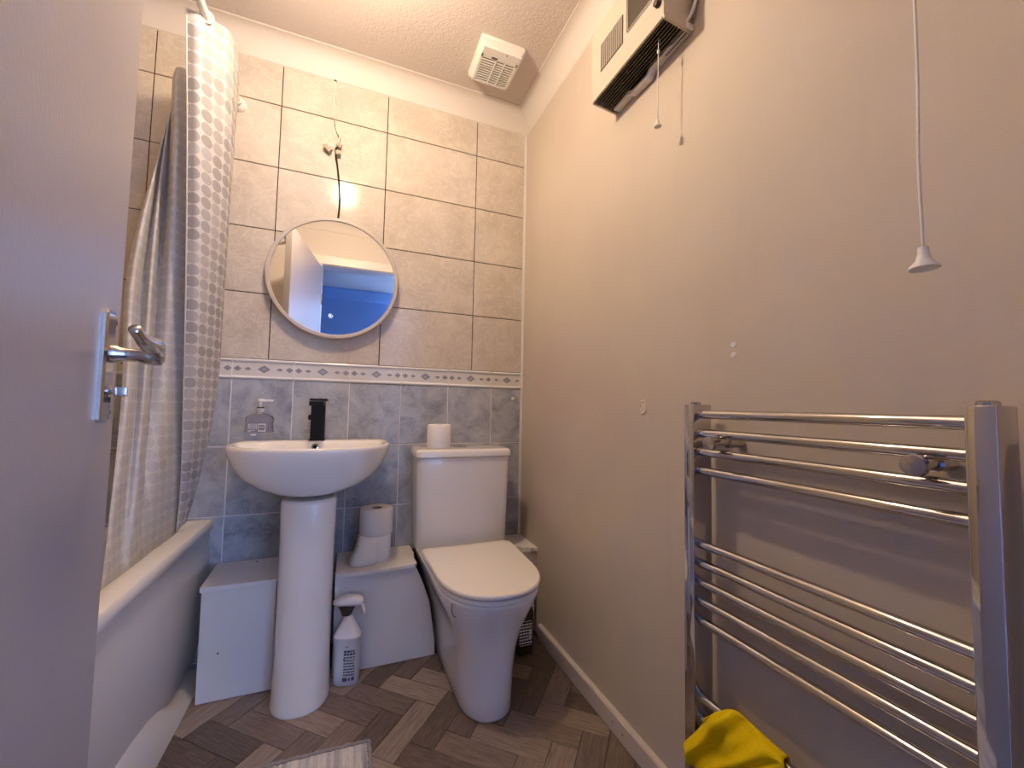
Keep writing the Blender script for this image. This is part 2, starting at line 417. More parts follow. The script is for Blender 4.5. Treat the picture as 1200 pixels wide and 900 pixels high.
for y, z, l in ((-.745, .030, .006), (-.79, .026, .009), (-.93, .034, .007), (-.955, .022, .010)):
    bm = NB(); lathe(bm, [(.003, 0), (.0025, .0008), (.001, .0012)], (-.0158, y, z), 8, (-1, 0, 0)); obj('paint_chip', bm, 'dark', bs, smooth=True)
# hall beyond the doorway
struct('wall_hall_left', B(-2.45, -3.85, -.05, -2.35, YF-.12, CZ+.02), 'hall_wall')
struct('wall_hall_right', B(1.2, -3.85, -.05, 1.3, YF-.12, CZ+.02), 'hall_wall')
bm = NB(); box(bm, -2.35, -3.85, -.05, -.25, -3.75, CZ+.02); box(bm, 1.15, -3.85, -.05, 1.2, -3.75, CZ+.02); box(bm, -.25, -3.85, -.05, 1.15, -3.75, .12); box(bm, -.25, -3.85, 2.16, 1.15, -3.75, CZ+.02)
struct('wall_hall', bm, 'hall_wall')
bm = NB(); box(bm, 0, YF-.12, -.05, 1.2, YF-.04, CZ+.02); struct('wall_hall_side', bm, 'hall_wall')
bm = NB(); prism(bm, [(-3.75, COV-.03), (-3.74, COV-.03), (-3.66, CZ-.01), (-3.66, CZ), (-3.75, CZ)], -2.35, 1.2, 'x'); struct('trim_7', bm, 'hall_wall')
bm = NB()
for a in ((-.25, .12, -.20, 2.16), (1.10, .12, 1.15, 2.16), (-.25, .12, 1.15, .17), (-.25, 2.11, 1.15, 2.16), (.425, .17, .475, 2.11)): box(bm, a[0], -3.84, a[1], a[2], -3.77, a[3], .004)
win = struct('window_1', bm, 'gloss')
for x0, x1 in ((-.20, .425), (.475, 1.10)): obj('pane', B(x0, -3.81, .17, x1, -3.806, 2.11), 'window_glass', win)

# ------------------------------------------------------------------ ceiling lamp (just above the frame)
t = thing('ceiling_lamp', 'bare bulb hanging on a short flex from the white ceiling', 'lamp', (LAMP.x, LAMP.y, CZ))
bm = NB(); lathe(bm, [(.045, 0), (.045, -.008), (.030, -.022), (.006, -.026)], (LAMP.x, LAMP.y, CZ), 24); obj('ceiling_rose', bm, 'bulb_holder', t, smooth=True)
bm = NB(); tube(bm, [(LAMP.x, LAMP.y, CZ-.02), (LAMP.x, LAMP.y, CZ-.10)], .0035, 8); obj('flex', bm, 'flex', t, smooth=True)
bm = NB(); lathe(bm, [(.006, .138), (.016, .130), (.018, .085), (.015, .070)], (LAMP.x, LAMP.y, LAMP.z-.03), 20); obj('lamp_holder', bm, 'bulb_holder', t, smooth=True)
M['bulb'] = emis('lit_bulb', LAMP_COL, 1.0)
R_ = .032
bulb_area = 4*math.pi*R_**2*.9
M['bulb'].node_tree.nodes['Principled BSDF'].inputs['Emission Strength'].default_value = LAMP_POWER/(math.pi*bulb_area)
bm = NB(); lathe(bm, [(.0005, -.032), (.012, -.0297), (.023, -.0222), (.030, -.011), (.032, 0), (.030, .011), (.024, .022), (.016, .034), (.014, .044)], LAMP, 20); obj('bulb', bm, 'bulb', t, smooth=True)

# ------------------------------------------------------------------ door
HA = Vector((-.985, -1.7, 0)); DU = Vector((-.1516, .9884, 0)); DN = Vector((.9884, .1516, 0)); UZ = Vector((0, 0, 1))
def D(s, hh, z): return HA+DU*s+DN*hh+UZ*z
bm = NB(); obox(bm, D(.381, -.0175, .987), DU, DN, UZ, .381, .0175, .978, .002); door = struct('door_1', bm, 'door', org=HA)
bm = NB(); pr = [(-.021, -.001), (-.021, .0045), (-.016, .0065), (.006, .0085), (.020, .0045), (.021, -.001)]
def plate_ring(z, k): return [D(.703+a*k, b if b < 0 else b*(k if k < 1 else 1), z) for a, b in pr]
loft(bm, [plate_ring(.898, .75), plate_ring(.903, 1), plate_ring(1.055, 1), plate_ring(1.061, .75)])
pl = obj('back_plate', bm, 'chrome', door, label='chrome handle back plate')
hz = .998; hs = .705
bm = NB(); lathe(bm, [(.0135, .004), (.0135, .013), (.0105, .017), (.0098, .036), (.0125, .042), (.0145, .050), (.0135, .063), (.008, .067)], D(hs, 0, hz), 20, DN); obj('handle_neck', bm, 'dull_chrome', door, smooth=50)
bm = NB(); cs = [D(hs-.002, .058, hz+.004), D(hs-.028, .060, hz+.012), D(hs-.058, .060, hz+.011), D(hs-.088, .058, hz+.015), D(hs-.108, .054, hz+.026)]
pts = cr(cs, 5); rr = [.0098+.0028*math.sin(i/len(pts)*5.5) for i in range(len(pts))]; rr[-1] = .007
tube(bm, pts, rr, 14); obj('lever', bm, 'dull_chrome', door, smooth='all')
bm = NB(); lathe(bm, [(.009, .004), (.009, .008), (.0045, .010), (.0045, .014)], D(.706, 0, .943), 16, DN); obox(bm, D(.706, .020, .943), DU, DN, UZ, .0035, .007, .007, .0015); obj('thumb_turn', bm, 'dull_chrome', door, smooth=40)
for z in (1.048, 1.045, .912):
    bm = NB(); lathe(bm, [(.0035, .004), (.0035, .0072), (.001, .008)], D(.714 if z != 1.045 else .718, 0, z), 10, DN); obj('screw', bm, 'dark', door, smooth=True)
for z in (.25, 1.72):
    bm = NB(); tube(bm, [D(-.004, .002, z-.04), D(-.004, .002, z+.04)], .005, 10); obj('hinge', bm, 'dull_chrome', door, smooth=True)

# ------------------------------------------------------------------ bath
RZ = .510
t = thing('bath', 'white bath with a moulded side panel beside the shower curtain', 'bath', (-1.54, -.84, 0))
bm = NB(); x0, x1, y0, y1 = XL+.003, -1.190, YF+.003, -.004
def rr_rect(a, b, c, d_, r, z, n=6):
    out = []
    for cx, cy_, a0 in ((b-r, d_-r, 0), (a+r, d_-r, 90), (a+r, c+r, 180), (b-r, c+r, 270)):
        for k in range(n+1):
            q = math.radians(a0+90*k/n); out.append((cx+r*math.cos(q), cy_+r*math.sin(q), z))
    return out
rings = [rr_rect(x0, x1-.006, y0, y1, .004, RZ-.036), rr_rect(x0, x1, y0, y1, .006, RZ-.030), rr_rect(x0, x1, y0, y1, .006, RZ-.008), rr_rect(x0+.006, x1-.006, y0+.006, y1-.003, .006, RZ),
         rr_rect(x0+.06, x1-.060, y0+.07, y1-.020, .09, RZ), rr_rect(x0+.066, x1-.070, y0+.08, y1-.026, .09, RZ-.010), rr_rect(x0+.085, x1-.098, y0+.12, y1-.06, .11, RZ-.15), rr_rect(x0+.13, x1-.15, y0+.24, y1-.20, .12, .17), rr_rect(x0+.20, x1-.22, y0+.36, y1-.32, .10, .145)]
loft(bm, rings); obj('tub', bm, 'acrylic', t, smooth=50)
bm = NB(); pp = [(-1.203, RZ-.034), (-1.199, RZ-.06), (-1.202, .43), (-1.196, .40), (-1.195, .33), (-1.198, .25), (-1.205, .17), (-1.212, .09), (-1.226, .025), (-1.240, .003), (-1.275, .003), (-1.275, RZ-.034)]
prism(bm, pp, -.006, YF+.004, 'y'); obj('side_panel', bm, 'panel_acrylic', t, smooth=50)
bm = NB(); secs = []
for y, zt, xt in ((-.006, .006, -1.200), (-.16, .008, -1.205), (-.22, .022, -1.2235), (-.27, .046, -1.2185), (-.33, .074, -1.213), (-.40, .098, -1.209), (-.50, .112, -1.207), (-.70, .118, -1.206), (YF+.004, .118, -1.206)):
    secs.append([(-1.176, y, .001), (-1.1775, y, min(.006, zt*.6)), (-1.186+(xt+1.206)*.3, y, zt*.62), (xt-.002, y, zt), (-1.250, y, zt), (-1.250, y, .001)])
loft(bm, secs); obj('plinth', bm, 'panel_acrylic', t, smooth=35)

# ------------------------------------------------------------------ pipe boxing along the back wall
t = thing('pipe_boxing', 'white painted pipe boxing with a lid, left of the basin pedestal', 'boxing', (-1.06, -.11, 0))
bm = NB(); box(bm, -1.160, -.214, .002, -.956, -.202, .338, .001); obj('front_board', bm, 'board', t)
bm = NB(); box(bm, -1.158, -.202, .002, -1.148, -.002, .338, .001); obj('side_board', bm, 'board', t)
bm = NB(); prism(bm, [(-1.164, -.219), (-.955, -.220), (-.955, -.002), (-1.172, -.002)], .338, .353); bmesh.ops.bevel(bm, geom=list(bm.edges), offset=.0008, segments=1, affect='EDGES'); obj('lid', bm, 'board', t)
for x, y, z in ((-1.108, -.2142, .145),):
    bm = NB(); lathe(bm, [(.003, 0), (.002, .001)], (x, y, z), 8, (0, -1, 0)); obj('nail_head', bm, 'dark', t)
bm = NB(); lathe(bm, [(.004, 0), (.003, .0012)], (-1.045, -.028, .353), 8); obj('nail_head', bm, 'dark', t)
t = thing('pipe_boxing', 'white painted pipe boxing under the stacked rolls, between pedestal and toilet', 'boxing', (-.62, -.11, 0))
bm = NB(); prism(bm, [(-.778, .002), (-.424, .002), (-.428, .06), (-.450, .20), (-.478, .275), (-.504, .332), (-.778, .332)], -.206, -.196, 'y'); obj('front_board', bm, 'board', t)
bm = NB(); prism(bm, [(-.778, -.224), (-.700, -.222), (-.60, -.218), (-.508, -.213), (-.500, -.200), (-.503, -.150), (-.496, -.09), (-.500, -.002), (-.778, -.002)], .332, .345); obj('ledge', bm, 'gloss', t)
bm = NB(); box(bm, -.775, -.003, .002, -.43, -.001, .33); obj('shade_sheet', bm, 'shade_black', t)  # added dark sheet, paints the shade behind the boxing
t = thing('pipe_boxing', 'broken end of white pipe boxing in the corner right of the toilet', 'boxing', (-.06, -.1, 0))
bm = NB(); prism(bm, [(-.142, -.002), (-.138, -.060), (-.120, -.095), (-.105, -.130), (-.085, -.158), (-.070, -.170), (-.060, -.184), (-.045, -.182), (-.032, -.196), (-.014, -.190), (-.001, -.200), (-.001, -.002)], .330, .345); obj('ledge', bm, 'gloss', t)
bm = NB(); prism(bm, [(-.118, .330), (-.112, .21), (-.085, .15), (-.060, .148), (-.035, .150), (-.001, .15), (-.001, .330)], -.188, -.178, 'y'); obj('front_board', bm, 'wall', t)
bm = NB(); box(bm, -.030, -.205, .02, -.016, -.190, .26, .001); obj('batten', bm, 'gloss', t)

# ------------------------------------------------------------------ wash basin
BC = Vector((-.866, -.20, 0))
t = thing('wash_basin', 'white ceramic wash basin on a tall pedestal against the tiled wall', 'basin', (-.866, -.24, 0))
def basin_ring(hx, yf, yb, z, n=2.4, nb=5, seg=72, yc=-.19, cx=BC.x):
    out = []
    for k in range(seg):
        a = 2*math.pi*k/seg; c, s_ = math.cos(a), math.sin(a); e = n if s_ < 0 else nb
        x = cx+hx*math.copysign(abs(c)**(2/e), c)
        y = yc+math.copysign(abs(s_)**(2/e), s_)*((yc-yf) if s_ < 0 else (yb-yc)); out.append((x, y, z))
    return out
outer = [(.100, -.345, -.075, .640), (.125, -.355, -.05, .646), (.170, -.372, -.03, .665), (.207, -.386, -.02, .693), (.232, -.398, -.013, .728), (.247, -.406, -.009, .762), (.2515, -.409, -.006, .782), (.2505, -.408, -.006, .790), (.246, -.404, -.008, .7935)]
rings = [basin_ring(a, b, c, z) for a, b, c, z in outer]
for hx, yf, yb, z in ((.232, -.392, -.118, .7925), (.226, -.386, -.125, .786), (.205, -.366, -.138, .74), (.16, -.33, -.16, .70), (.08, -.28, -.20, .682), (.02, -.25, -.22, .680)): rings.append(basin_ring(hx, yf, yb, z, 2.3, 3.0, yc=-.19 if z > .70 else -.235))
bm = NB(); loft(bm, rings); obj('bowl', bm, 'ceramic', t, smooth='all')
bm = NB()
def ped(hx, yf, z):
    return basin_ring(hx, yf, -.10, z, 2.3, 4, 48, -.26)
loft(bm, [ped(.086, -.376, 0), ped(.086, -.376, .006), ped(.084, -.371, .02), ped(.081, -.357, .12), ped(.080, -.348, .30), ped(.081, -.345, .50), ped(.083, -.345, .612), ped(.080, -.342, .622), ped(.070, -.33, .624)]); obj('pedestal', bm, 'ceramic', t, smooth='all')
bm = NB(); lathe(bm, [(.0115, 0), (.0115, .004), (.0075, .0045), (.0070, .001)], (-.866, -.1275, .772), 20, (0, -1, .25)); obj('overflow_ring', bm, 'chrome', t, smooth=40)
bm = NB(); lathe(bm, [(.0068, 0), (.0068, .0025)], (-.866, -.1275, .772), 16, (0, -1, .25)); obj('overflow_shade_disc', bm, 'shade_black', t)  # solid black disc, the shade of the hole put into its colour
bm = NB(); lathe(bm, [(.022, 0), (.022, .003), (.012, .005), (.002, .0055)], (-.866, -.235, .680), 20); obj('waste', bm, 'chrome', t, smooth=40)
# tap
t = thing('basin_tap', 'matt black square waterfall tap on the back ledge of the basin', 'tap', (-.862, -.085, .792))
bm = NB(); box(bm, -.888, -.112, .7925, -.837, -.060, .800, .001); box(bm, -.886, -.110, .799, -.839, -.062, .938, .002); obj('body', bm, 'black', t)
bm = NB(); prism(bm, [(-.884, -.205), (-.841, -.205), (-.838, -.19), (-.838, -.085), (-.887, -.085), (-.887, -.19)], .921, .9375); obj('spout', bm, 'black', t)
bm = NB(); box(bm, -.888, -.165, .939, -.832, -.058, .947, .0015); obj('lever', bm, 'black', t)
bm = NB(); lathe(bm, [(.010, 0), (.010, .007), (.006, .009)], (-.887, -.088, .878), 14, (-1, 0, 0)); obj('side_knob', bm, 'black', t, smooth=40)

# ------------------------------------------------------------------ toilet
TX = -.322
t = thing('toilet', 'white close-coupled toilet with lid down, boxed in at the right corner', 'toilet', (TX, -.34, 0))
def dring(hwb, hwf, yb, yc, yf, z, n=2.3, seg=28, cx=TX):
    out = []
    for k in range(seg+1):
        a = math.pi*k/seg; c, s_ = math.cos(a), math.sin(a)
        out.append((cx-hwf*math.copysign(abs(c)**(2/n), c), yc-(yc-yf)*abs(s_)**(2/n), z))
    for f in (.25, .5, .75, .93): out.append((cx+hwf+(hwb-hwf)*f, yc+(yb-yc)*f, z))
    out.append((cx+hwb-.012, yb, z)); out.append((cx-hwb+.012, yb, z))
    for f in (.93, .75, .5, .25): out.append((cx-hwf-(hwb-hwf)*f, yc+(yb-yc)*f, z))
    return out
pan = [(.094, .083, -.46, -.590, 0), (.096, .086, -.46, -.594, .008), (.098, .086, -.46, -.594, .05), (.111, .088, -.46, -.598, .12), (.127, .096, -.46, -.607, .19), (.144, .113, -.46, -.622, .25), (.154, .136, -.46, -.642, .30), (.166, .153, -.46, -.662, .338), (.171, .160, -.46, -.672, .362), (.172, .161, -.46, -.674, .369), (.166, .155, -.46, -.668, .373)]
bm = NB(); loft(bm, [dring(a, b, -.012, c, d_, z) for a, b, c, d_, z in pan]); obj('pan', bm, 'ceramic', t, smooth='all')
bm = NB(); loft(bm, [dring(.170, .158, -.250, -.46, -.674, .3745), dring(.173, .161, -.246, -.46, -.678, .3765), dring(.173, .161, -.246, -.46, -.678, .386), dring(.170, .158, -.250, -.46, -.674, .388)]); obj('seat', bm, 'seat', t, smooth=40)
bm = NB(); loft(bm, [dring(.171, .160, -.240, -.46, -.678, .3925), dring(.175, .164, -.236, -.46, -.683, .395), dring(.175, .164, -.236, -.46, -.683, .402), dring(.172, .161, -.239, -.46, -.680, .4055), dring(.150, .140, -.26, -.46, -.655, .4068)]); obj('lid', bm, 'seat', t, smooth=40)
bm = NB(); loft(bm, [dring(.164, .152, -.252, -.46, -.666, z) for z in (.3875, .393)]); obj('lid_gap_shade', bm, 'dark', t, label='dark insert painted as the shade between lid and seat')  # solid dark ring, shade under the lid put into its colour
for s in (-1, 1):
    bm = NB(); tube(bm, [(TX+s*.085-.02, -.232, .384), (TX+s*.085+.02, -.232, .384)], .009, 12); obj('hinge', bm, 'seat', t, smooth=True)
def crect(x0, x1, y0, y1, z, r): return rr_rect(x0, x1, y0, y1, r, z, 5)
bm = NB(); loft(bm, [crect(-.495, -.143, -.185, -.012, .372, .02), crect(-.499, -.139, -.190, -.010, .385, .022), crect(-.506, -.135, -.194, -.008, .60, .022), crect(-.508, -.132, -.195, -.008, .728, .022)]); obj('cistern', bm, 'ceramic', t, smooth=50)
bm = NB(); loft(bm, [crect(-.508, -.132, -.196, -.006, .7285, .02), crect(-.513, -.127, -.202, -.004, .732, .022), crect(-.513, -.127, -.202, -.004, .750, .022), crect(-.508, -.132, -.197, -.006, .758, .022), crect(-.49, -.15, -.18, -.02, .7595, .02)]); obj('cistern_lid', bm, 'ceramic', t, smooth=50)
bm = NB(); lathe(bm, [(.027, 0), (.027, .004), (.024, .006), (.001, .0062)], (-.318, -.095, .759), 28); fb = obj('flush_button', bm, 'chrome', t, smooth=40)
bm = NB(); box(bm, -.3192, -.119, .7645, -.3172, -.071, .7656); obj('button_split', bm, 'dark', fb)
bm = NB(); tube(bm, [Vector((-.4535, -.594, .345))+Vector((.4, -.9, 0))*(.015*math.cos(q))+UZ*(.019*math.sin(q)) for q in [math.radians(65+230*k/16) for k in range(17)]], .0013, 6); obj('wire_hook', bm, 'print_dark', t, smooth='all', label='thin dark wire hook')

# ------------------------------------------------------------------ toilet rolls
def roll(label, cx, cy_, z, r, h, group=None, tilt=0):
    t = thing('toilet_roll', label, 'toilet roll', (cx, cy_, z), group)
    bm = NB(); lathe(bm, [(.021, .001), (r-.003, 0), (r, .003), (r+.0006, h*.5), (r, h-.003), (r-.003, h), (.021, h-.001), (.0205, h-.004), (.0205, .004)], (cx, cy_, z), 40, caps=False)
    o = obj('paper', bm, 'tissue', t, smooth=50)
    bm = NB(); lathe(bm, [(.0207, .002), (.0207, h-.002), (.0195, h-.002), (.0195, .002)], (cx, cy_, z), 24, caps=False); lathe(bm, [(.0195, .002), (.0195, .004)], (cx, cy_, z), 24); obj('core', bm, 'card', t, smooth=40)
    return t
low = roll('lower white toilet roll with a loose trailing sheet, under another on the boxing', -.648, -.105, .3455, .060, .094)
roll('upper white toilet roll resting on top of another beside the pedestal', -.643, -.105, .4400, .060, .096)
roll('single white toilet roll standing on the cistern lid', -.412, -.110, .7595, .047, .094)
bm = NB(); pts = [[(-.708, -.098, .437), (-.700, -.140, .437), (-.672, -.163, .437), (-.640, -.1665, .437)], [(-.712, -.10, .41), (-.704, -.146, .41), (-.674, -.169, .41), (-.640, -.1685, .41)], [(-.724, -.11, .375), (-.714, -.156, .375), (-.678, -.176, .375), (-.640, -.170, .375)], [(-.742, -.12, .348), (-.728, -.170, .348), (-.684, -.184, .348), (-.640, -.172, .348)]]
loft(bm, [cr(p, 5) for p in pts], caps=False, closed=False); sh = obj('loose_sheet', bm, 'tissue', low, smooth='all')
md = sh.modifiers.new('thickness', 'SOLIDIFY'); md.thickness = .0012

# ------------------------------------------------------------------ bottles
def oval(cx, cy_, hx, hy, z, n=3, seg=32, rot=0):
    out = []
    for k in range(seg):
        a = 2*math.pi*k/seg; c, s_ = math.cos(a), math.sin(a)
        x, y = hx*math.copysign(abs(c)**(2/n), c), hy*math.copysign(abs(s_)**(2/n), s_)
        out.append((cx+x*math.cos(rot)-y*math.sin(rot), cy_+x*math.sin(rot)+y*math.cos(rot), z))
    return out
sx, sy_ = -1.052, -.075; sz = .7935
t = thing('soap_dispenser', 'clear hand soap pump bottle at the left end of the basin', 'soap bottle', (sx, sy_, sz))
bp = [(.040, .019, 0, 4), (.046, .022, .004, 4), (.0465, .023, .022, 3.5), (.0435, .021, .045, 3), (.0425, .021, .060, 3), (.045, .022, .074, 3), (.043, .021, .083, 2.6), (.030, .017, .091, 2.3), (.015, .013, .0965, 2), (.0125, .0125, .102, 2)]
bm = NB(); loft(bm, [oval(sx, sy_, a, b, sz+z, n) for a, b, z, n in bp]); obj('bottle', bm, 'soap_plastic', t, smooth='all')
bm = NB(); loft(bm, [oval(sx, sy_, a-.003, b-.003, sz+max(z, .003), n) for a, b, z, n in [(.0455, .0225, .030, 3.3)]+bp[3:8]]); obj('soap', bm, 'soap_liquid', t, smooth='all', label='pale lilac liquid soap')
bm = NB(); lathe(bm, [(.0135, 0), (.0135, .012), (.011, .014)], (sx, sy_, sz+.101), 20); obj('collar', bm, 'soap', t, smooth=40)
bm = NB(); lathe(bm, [(.0115, 0), (.0115, .004)], (sx, sy_, sz+.115), 20); obj('locking_ring', bm, 'black', t, smooth=40)
bm = NB(); lathe(bm, [(.006, 0), (.006, .020)], (sx, sy_, sz+.119), 14); loft(bm, [oval(sx+.002, sy_-.004, .012, .010, sz+.139, 2, 20), oval(sx+.002, sy_-.004, .013, .011, sz+.143, 2, 20), oval(sx+.002, sy_-.004, .011, .009, sz+.148, 2, 20)]); box(bm, sx+.006, sy_-.009, sz+.139, sx+.040, sy_-.001, sz+.1465, .002); obj('pump', bm, 'print_white', t, smooth=40)
bm = NB(); yl = sy_-.0235
def flat(bm, x0, z0, x1, z1, y, th=.0004): box(bm, x0, y-th, z0, x1, y, z1)
for x0, z0, x1, z1 in ((-.030, .043, -.004, .0445), (-.030, .058, -.004, .0595), (-.030, .043, -.0285, .0595), (-.0055, .043, -.004, .0595), (-.026, .046, -.0245, .057), (-.020, .047, -.0185, .056), (-.0225, .050, -.017, .0515), (-.013, .046, -.0115, .057), (-.0105, .0495, -.008, .0535),
                       (.000, .033, .023, .0365), (.000, .057, .023, .0605), (.000, .033, .0015, .0605), (.0205, .033, .023, .0605), (.004, .048, .018, .0495), (-.030, .036, -.010, .0375), (-.030, .0325, -.022, .034), (-.022, .019, -.005, .0245)): flat(bm, sx+x0, sz+z0, sx+x1, sz+z1, yl)
obj('label', bm, 'print_white', t, label='white printed label')
# spray bottle
sx, sy_ = -.731, -.252
t = thing('spray_bottle', 'white trigger spray bottle on the floor right of the pedestal', 'spray bottle', (sx, sy_, 0)); ro = math.radians(-14)
bp = [(.036, .024, 0, 3), (.040, .028, .004, 3), (.041, .028, .06, 3), (.042, .028, .148, 3), (.0435, .0295, .151, 3), (.0435, .0295, .156, 3), (.041, .028, .158, 3), (.034, .024, .176, 2.6), (.024, .019, .195, 2.3), (.017, .016, .212, 2), (.015, .015, .222, 2)]
bm = NB(); loft(bm, [oval(sx, sy_, a, b, z, n, rot=ro) for a, b, z, n in bp]); obj('bottle', bm, 'spray', t, smooth='all')
bm = NB(); loft(bm, [oval(sx-.006, sy_, a, b, z, 2.4, rot=ro) for a, b, z in ((.016, .016, .221), (.019, .017, .232), (.030, .019, .252), (.034, .019, .256))]); obj('collar', bm, 'dark', t, smooth='all')
bm = NB(); loft(bm, [oval(sx-.003+o_, sy_, a, b, z, 2.6, rot=ro) for a, b, z, o_ in ((.046, .019, .2545, 0), (.050, .021, .259, 0), (.050, .021, .266, .001), (.042, .019, .274, .004), (.028, .015, .280, .008), (.012, .008, .2825, .010))]); obj('spray_head', bm, 'spray', t, smooth='all')
bm = NB(); tube(bm, cr([(sx+.030, sy_-.010, .262), (sx+.040, sy_-.012, .250), (sx+.046, sy_-.013, .236), (sx+.048, sy_-.013, .222)], 4), [.008]*6+[.0075]*4+[.006]*3, 10); obj('trigger', bm, 'spray', t, smooth='all')
bm = NB(); ca, sa = math.cos(ro), math.sin(ro)
def lab(x0, z0, x1, z1):
    # a small printed patch lying on the curved front of the bottle
    cs = []
    for x in (x0, x1):
        yy = -.0285*max(0, 1-abs(x/.042)**3)**(1/3)-.0004; cs.append((sx+x*ca-yy*sa, sy_+x*sa+yy*ca))
    loft(bm, [[(*cs[0], z0), (*cs[1], z0), (cs[1][0], cs[1][1]-.0004, z0), (cs[0][0], cs[0][1]-.0004, z0)], [(*cs[0], z1), (*cs[1], z1), (cs[1][0], cs[1][1]-.0004, z1), (cs[0][0], cs[0][1]-.0004, z1)]])
rl = random.Random(3)
for k in range(9):
    z = .036+k*.0092; x = -.004
    while x < .029:
        wd = rl.uniform(.004, .010); lab(x, z, min(x+wd, .031), z+(.0042 if k < 7 else .0070)); x += wd+.0016
lab(-.006, .018, .008, .030); lab(.012, .020, .018, .028); lab(.022, .019, .030, .031); lab(-.005, .084, -.001, .092); lab(.000, .126, .010, .128)
obj('label', bm, 'print_dark', t, label='dark printed small text')
# dark bottle in the shade
sx, sy_ = -.105, -.300
t = thing('cleaner_bottle', 'dark bottle with a printed label, half hidden right of the toilet', 'bottle', (sx, sy_, 0))
bp = [(.034, .024, 0, 3), (.037, .027, .005, 3), (.037, .027, .15, 3), (.030, .022, .175, 2.4), (.013, .013, .195, 2), (.013, .013, .205, 2)]
bm = NB(); loft(bm, [oval(sx, sy_, a, b, z, n) for a, b, z, n in bp]); obj('bottle', bm, 'dark', t, smooth='all')
bm = NB(); lathe(bm, [(.016, 0), (.016, .022), (.012, .026)], (sx, sy_, .204), 20); obj('cap', bm, 'black', t, smooth=40)
bm = NB()
for k in range(7):
    x = sx-.028
    while x < sx+.020:
        wd = rl.uniform(.005, .012); flat(bm, x, .045+k*.011, min(x+wd, sx+.024), .051+k*.011, sy_-.0272); x += wd+.002
for a in ((-.026, .038, .022, .040), (-.026, .124, .022, .126), (.012, .060, .022, .095)): flat(bm, sx+a[0], a[1], sx+a[2], a[3], sy_-.0276)
obj('label', bm, 'print_white', t, label='pale printed label')

# ------------------------------------------------------------------ round mirror and its wire
MC = Vector((-.828, 0, 1.4255))
t = thing('round_mirror', 'round backlit mirror in a pale frame hung on the beige tiles', 'mirror', MC)
bm = NB(); lathe(bm, [(.238, .0005), (.2415, .004), (.2415, .037), (.239, .0405), (.2285, .0405), (.2265, .038), (.2265, .030)], MC, 96, (0, -1, 0), caps=False); lathe(bm, [(.238, .0005), (.2, .001)], MC, 96, (0, -1, 0)); obj('frame', bm, 'mirror_frame', t, smooth=40)
bm = NB(); lathe(bm, [(.2275, .028), (.2275, .0365), (.0001, .0365)], MC, 96, (0, -1, 0)); gl = obj('glass', bm, 'mirror', t)
bm = NB(); ic = Vector((-.838, -.0369, 1.273))
for k in range(14):
    a0, a1 = math.radians(25+310*k/14+65), math.radians(25+310*(k+1)/14+65)
    rr_ = lambda a, r: ic+Vector((r*math.cos(a), 0, r*math.sin(a)))
    bm.faces.new([bm.verts.new(p) for p in (rr_(a0, .0062), rr_(a1, .0062), rr_(a1, .0078), rr_(a0, .0078))])
box(bm, ic.x-.0008, ic.y-.0003, ic.z+.001, ic.x+.0008, ic.y, ic.z+.0075); box(bm, ic.x-.002, ic.y-.0003, ic.z-.002, ic.x+.002, ic.y, ic.z+.001)
obj('touch_icon', bm, 'icon', t, label='small lit power symbol')
t = thing('mirror_cable', 'loose wire with terminal blocks hanging above the round mirror', 'cable', (-.85, -.008, 1.95))
bm = NB(); tube(bm, cr([(-.861, -.004, 2.252), (-.863, -.005, 2.16), (-.858, -.006, 2.085), (-.850, -.010, 2.045), (-.838, -.014, 2.020)], 6), .0022, 8); obj('supply_wire', bm, 'flex', t, smooth='all')
bm = NB(); tube(bm, cr([(-.859, -.008, 2.090), (-.852, -.010, 2.050), (-.839, -.014, 2.018)], 6), .0016, 8); obj('bare_core', bm, 'connector', t, smooth='all')
bm = NB(); tube(bm, cr([(-.832, -.016, 2.020), (-.838, -.018, 1.995), (-.845, -.018, 1.97), (-.862, -.020, 1.966), (-.878, -.020, 1.962)], 5), .0022, 8); obj('joint_wire', bm, 'flex', t, smooth='all')
bm = NB(); tube(bm, cr([(-.838, -.016, 1.985), (-.848, -.014, 1.950), (-.838, -.012, 1.885), (-.830, -.010, 1.82), (-.825, -.010, 1.75), (-.828, -.012, 1.680), (-.834, -.010, 1.671)], 6), .0036, 10); obj('black_flex', bm, 'black', t, smooth='all', label='black flex running down to mirror')
for x, z, a in ((-.884, 1.958, .3), (-.836, 1.975, -.5), (-.838, 1.944, .1), (-.872, 1.949, .8)):
    bm = NB(); c = Vector((x, -.017, z)); ux_ = Vector((math.cos(a), 0, math.sin(a))); obox(bm, c, ux_, (0, 1, 0), ux_.cross(Vector((0, 1, 0))), .010, .008, .0085, .002); lathe(bm, [(.0035, 0), (.0035, .003)], c+Vector((0, -.008, 0)), 10, (0, -1, 0)); obj('terminal_block', bm, 'connector', t)
bm = NB(); lathe(bm, [(.005, 0), (.005, .003), (.002, .006)], (-.861, -.001, 2.2525), 10, (0, -1, 0)); obj('cable_clip', bm, 'dark', t, smooth=True)

